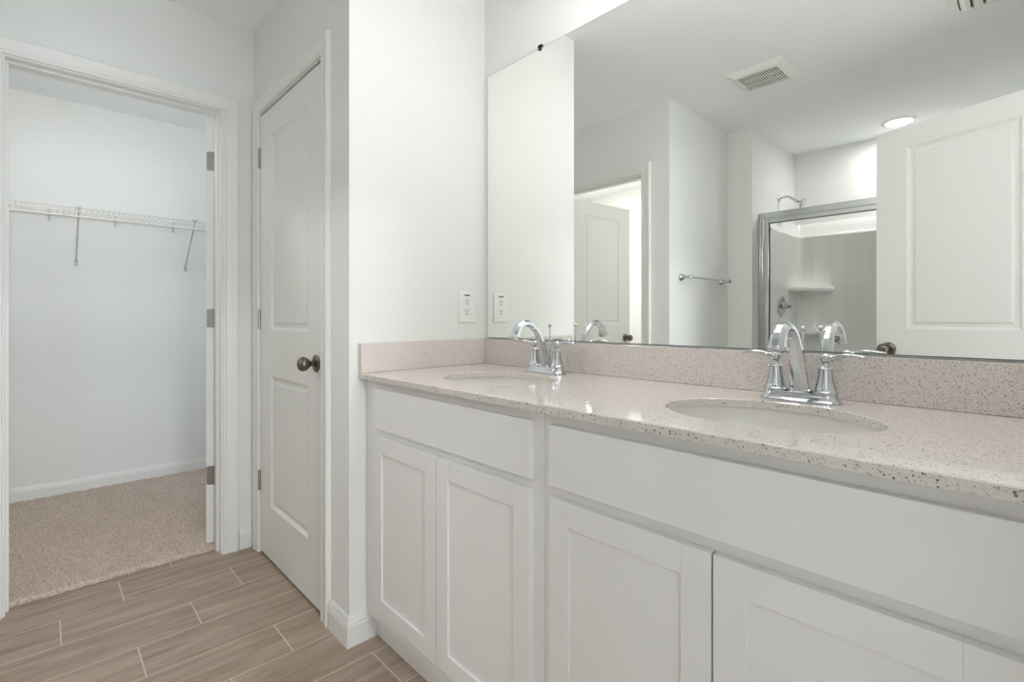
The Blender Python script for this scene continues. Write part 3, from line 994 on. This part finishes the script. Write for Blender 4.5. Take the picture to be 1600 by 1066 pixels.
# ------------------------------------------------------------------ towel bar (reflected)
tb = thing('towel_bar', 'chrome towel bar on the wall beside the shower, seen in the mirror', 'towel bar', (0.0, -1.985, 1.362))
for yl in (0.298, -0.298):
    MB().lathe([(0.0255, 0.0006), (0.0260, 0.004), (0.0235, 0.010), (0.0180, 0.018), (0.0130, 0.034), (0.0105, 0.050), (0.0100, 0.058), (0.0130, 0.062), (0.0140, 0.069), (0.0125, 0.077), (0.0070, 0.081), (0.0001, 0.0815)], 28, Matrix.Translation((0, yl, 0)) @ Matrix.Rotation(PI / 2, 4, 'Y')).build('post', M['chrome'], tb)
MB().tube([(0.069, -0.298, 0), (0.069, 0.298, 0)], 0.0065, 16).build('bar', M['chrome'], tb)

# ------------------------------------------------------------------ shower (reflected)
su = thing('shower_surround', 'white moulded shower surround behind the glass, seen in the mirror', 'shower surround', (0.176, -3.344, FZ))
W = 1.698 - 0.176
D = 0.695
mb = MB()
ZL = 1.786 - 0.0
def wallprof(t0):
    """(offset from wall, z) profile going up"""
    return [(0.002, 0.002), (t0, 0.002), (t0, ZL - 0.022), (t0 + 0.006, ZL - 0.014), (t0 + 0.0075, ZL - 0.004), (t0 + 0.003, ZL + 0.006), (t0 - 0.010, ZL + 0.011), (0.016, ZL + 0.013), (0.014, ZL + 0.105), (0.010, ZL + 0.110), (0.002, ZL + 0.110)]
pr = wallprof(0.045)
rings = []
for px_, py_, mx_, my_ in ((0.0, D, 1, 0), (0.0, 0.10, 1, 0)):
    rings.append([(px_ + t_ * mx_, py_, z) for t_, z in pr])
# rounded inner corner
for k in range(1, 6):
    a = PI / 2 * k / 6
    c = Vector((0.10, 0.10))
    rings.append([(0.10 - (0.10 - t_) * math.cos(a), 0.10 - (0.10 - t_) * math.sin(a), z) for t_, z in pr])
rings.append([(0.10, t_, z) for t_, z in pr])
rings.append([(0.365, t_, z) for t_, z in pr])
pr2 = wallprof(0.034)
rings.append([(0.395, t_, z) for t_, z in pr2])
rings.append([(W - 0.10, t_, z) for t_, z in pr2])
rings.append([(W - 0.002, 0.10, z) if False else (W - 0.002 - t_, 0.10, z) for t_, z in pr2])
rings.append([(W - 0.002 - t_, D, z) for t_, z in pr2])
mb.rings(rings)
mb.build('wall_panel', M['acrylic'], su, angle=40)
for zt, ext, dep in ((1.362, 0.262, 0.27), (1.012, 0.225, 0.22)):
    poly = [(0.044, 0.034), (0.044 + ext, 0.034)]
    for k in range(9):
        a = PI / 2 * k / 8
        poly.append((0.044 + ext * math.cos(a) ** 1.5 * 0.98, 0.060 + (dep - 0.03) * math.sin(a) ** 1.5))
    mb = MB()
    def ins(s_, z):
        cx_, cy_ = 0.10, 0.10
        return [(cx_ + (x - cx_) * s_, cy_ + (y - cy_) * s_, z) for x, y in poly]
    mb.rings([ins(0.94, zt - 0.040), ins(1.0, zt - 0.028), ins(1.0, zt - 0.010), ins(0.97, zt)])
    mb.build('corner_shelf', M['acrylic'], su, angle=40)
mb = MB()
mb.box(0.05, W - 0.05, 0.05, D + 0.02, 0.001, 0.035)
mb.box(0.0, W, D + 0.008, D + 0.135, 0.001, 0.115, 0.012)
mb.build('shower_pan', M['acrylic'], su)

se = thing('shower_door', 'chrome framed sliding glass shower door, seen in the mirror', 'shower door', (0.177, -2.57, FZ + 0.1155))
WW = 1.698 - 0.177
zt = 1.874 - (FZ + 0.1155)
mb = MB()
mb.box(0.0, WW, -0.030, 0.030, zt - 0.036, zt, 0.003)
mb.box(0.0, WW, 0.024, 0.034, zt - 0.044, zt - 0.034, 0.001)
mb.build('header', M['alu'], se)
mb = MB()
mb.box(0.0, 0.026, -0.028, 0.030, 0.0, zt - 0.037, 0.003)
mb.box(0.0, 0.012, 0.030, 0.036, 0.0, zt - 0.037, 0.002)
mb.build('jamb', M['alu'], se)
MB().box(WW - 0.026, WW, -0.028, 0.030, 0.0, zt - 0.037, 0.003).build('jamb', M['alu'], se)
MB().box(0.027, WW - 0.027, -0.028, 0.028, 0.0, 0.022, 0.002).build('bottom_track', M['alu'], se)
for xa, xb, yc in ((0.034, 0.80, 0.012), (0.74, WW - 0.028, -0.014)):
    z0_, z1_ = 0.024, zt - 0.045
    mb = MB()
    fw = 0.032
    mb.box(xa, xa + fw, yc - 0.008, yc + 0.008, z0_, z1_, 0.002)
    mb.box(xb - fw, xb, yc - 0.008, yc + 0.008, z0_, z1_, 0.002)
    mb.box(xa + fw, xb - fw, yc - 0.008, yc + 0.008, z0_, z0_ + fw, 0.002)
    mb.box(xa + fw, xb - fw, yc - 0.008, yc + 0.008, z1_ - fw, z1_, 0.002)
    pf = mb.build('sliding_panel', M['alu'], se)
    MB().box(xa + fw - 0.004, xb - fw + 0.004, yc - 0.003, yc + 0.003, z0_ + fw - 0.004, z1_ - fw + 0.004).build('glass_pane', M['glass'], pf, smooth=False)
    mb = MB()
    e = 0.004
    for a0, a1, c0, c1 in ((xa + fw, xa + fw + e, z0_ + fw, z1_ - fw), (xb - fw - e, xb - fw, z0_ + fw, z1_ - fw), (xa + fw, xb - fw, z1_ - fw - e, z1_ - fw), (xa + fw, xb - fw, z0_ + fw, z0_ + fw + e)):
        mb.box(a0, a1, yc - 0.006, yc + 0.006, c0, c1)
    mb.build('seal', M['rubber'], pf, smooth=False)

sh = thing('shower_head_set', 'chrome shower head on the wall above the shower door', 'shower head', (0.175, -2.966, 2.058))
MB().lathe([(0.0275, 0.0006), (0.0275, 0.004), (0.022, 0.009), (0.011, 0.012)], 28, Matrix.Rotation(PI / 2, 4, 'Y')).build('flange', M['chrome'], sh)
arm = MB().tube([(0.010, 0, 0.0), (0.040, 0, 0.006), (0.066, 0, 0.006), (0.088, 0, -0.008), (0.108, 0, -0.026), (0.122, 0, -0.036)], 0.0085, 14).build('arm', M['chrome'], sh)
mx = Matrix.Translation((0.120, 0, -0.036)) @ Matrix.Rotation(math.radians(116), 4, 'Y')
mb = MB()
mb.lathe([(0.010, -0.006), (0.014, 0.004), (0.014, 0.016), (0.010, 0.022), (0.016, 0.030), (0.034, 0.048), (0.043, 0.056), (0.044, 0.064), (0.040, 0.067), (0.0001, 0.0675)], 32, mx)
mb.build('spray_head', M['chrome'], arm, angle=40)

sv = thing('shower_valve', 'chrome shower valve with lever on the surround, seen in the mirror', 'shower valve', (0.2215, -2.875, 1.190))
mb = MB()
mx = Matrix.Rotation(PI / 2, 4, 'Y')
mb.lathe([(0.085, 0.0006), (0.085, 0.004), (0.078, 0.009), (0.040, 0.012), (0.030, 0.014)], 40, mx)
mb.build('escutcheon', M['chrome'], sv)
mb = MB()
mb.lathe([(0.027, 0.013), (0.026, 0.030), (0.023, 0.032), (0.023, 0.058), (0.020, 0.062), (0.016, 0.066), (0.015, 0.078), (0.0001, 0.081)], 28, mx)
hb = mb.build('handle', M['chrome'], sv)
MB().tube([(0.070, 0.0, 0.0), (0.082, 0.030, -0.002), (0.086, 0.060, -0.004)], [(0.006, 0.006), (0.006, 0.005), (0.004, 0.004)], 12).build('lever', M['chrome'], hb)
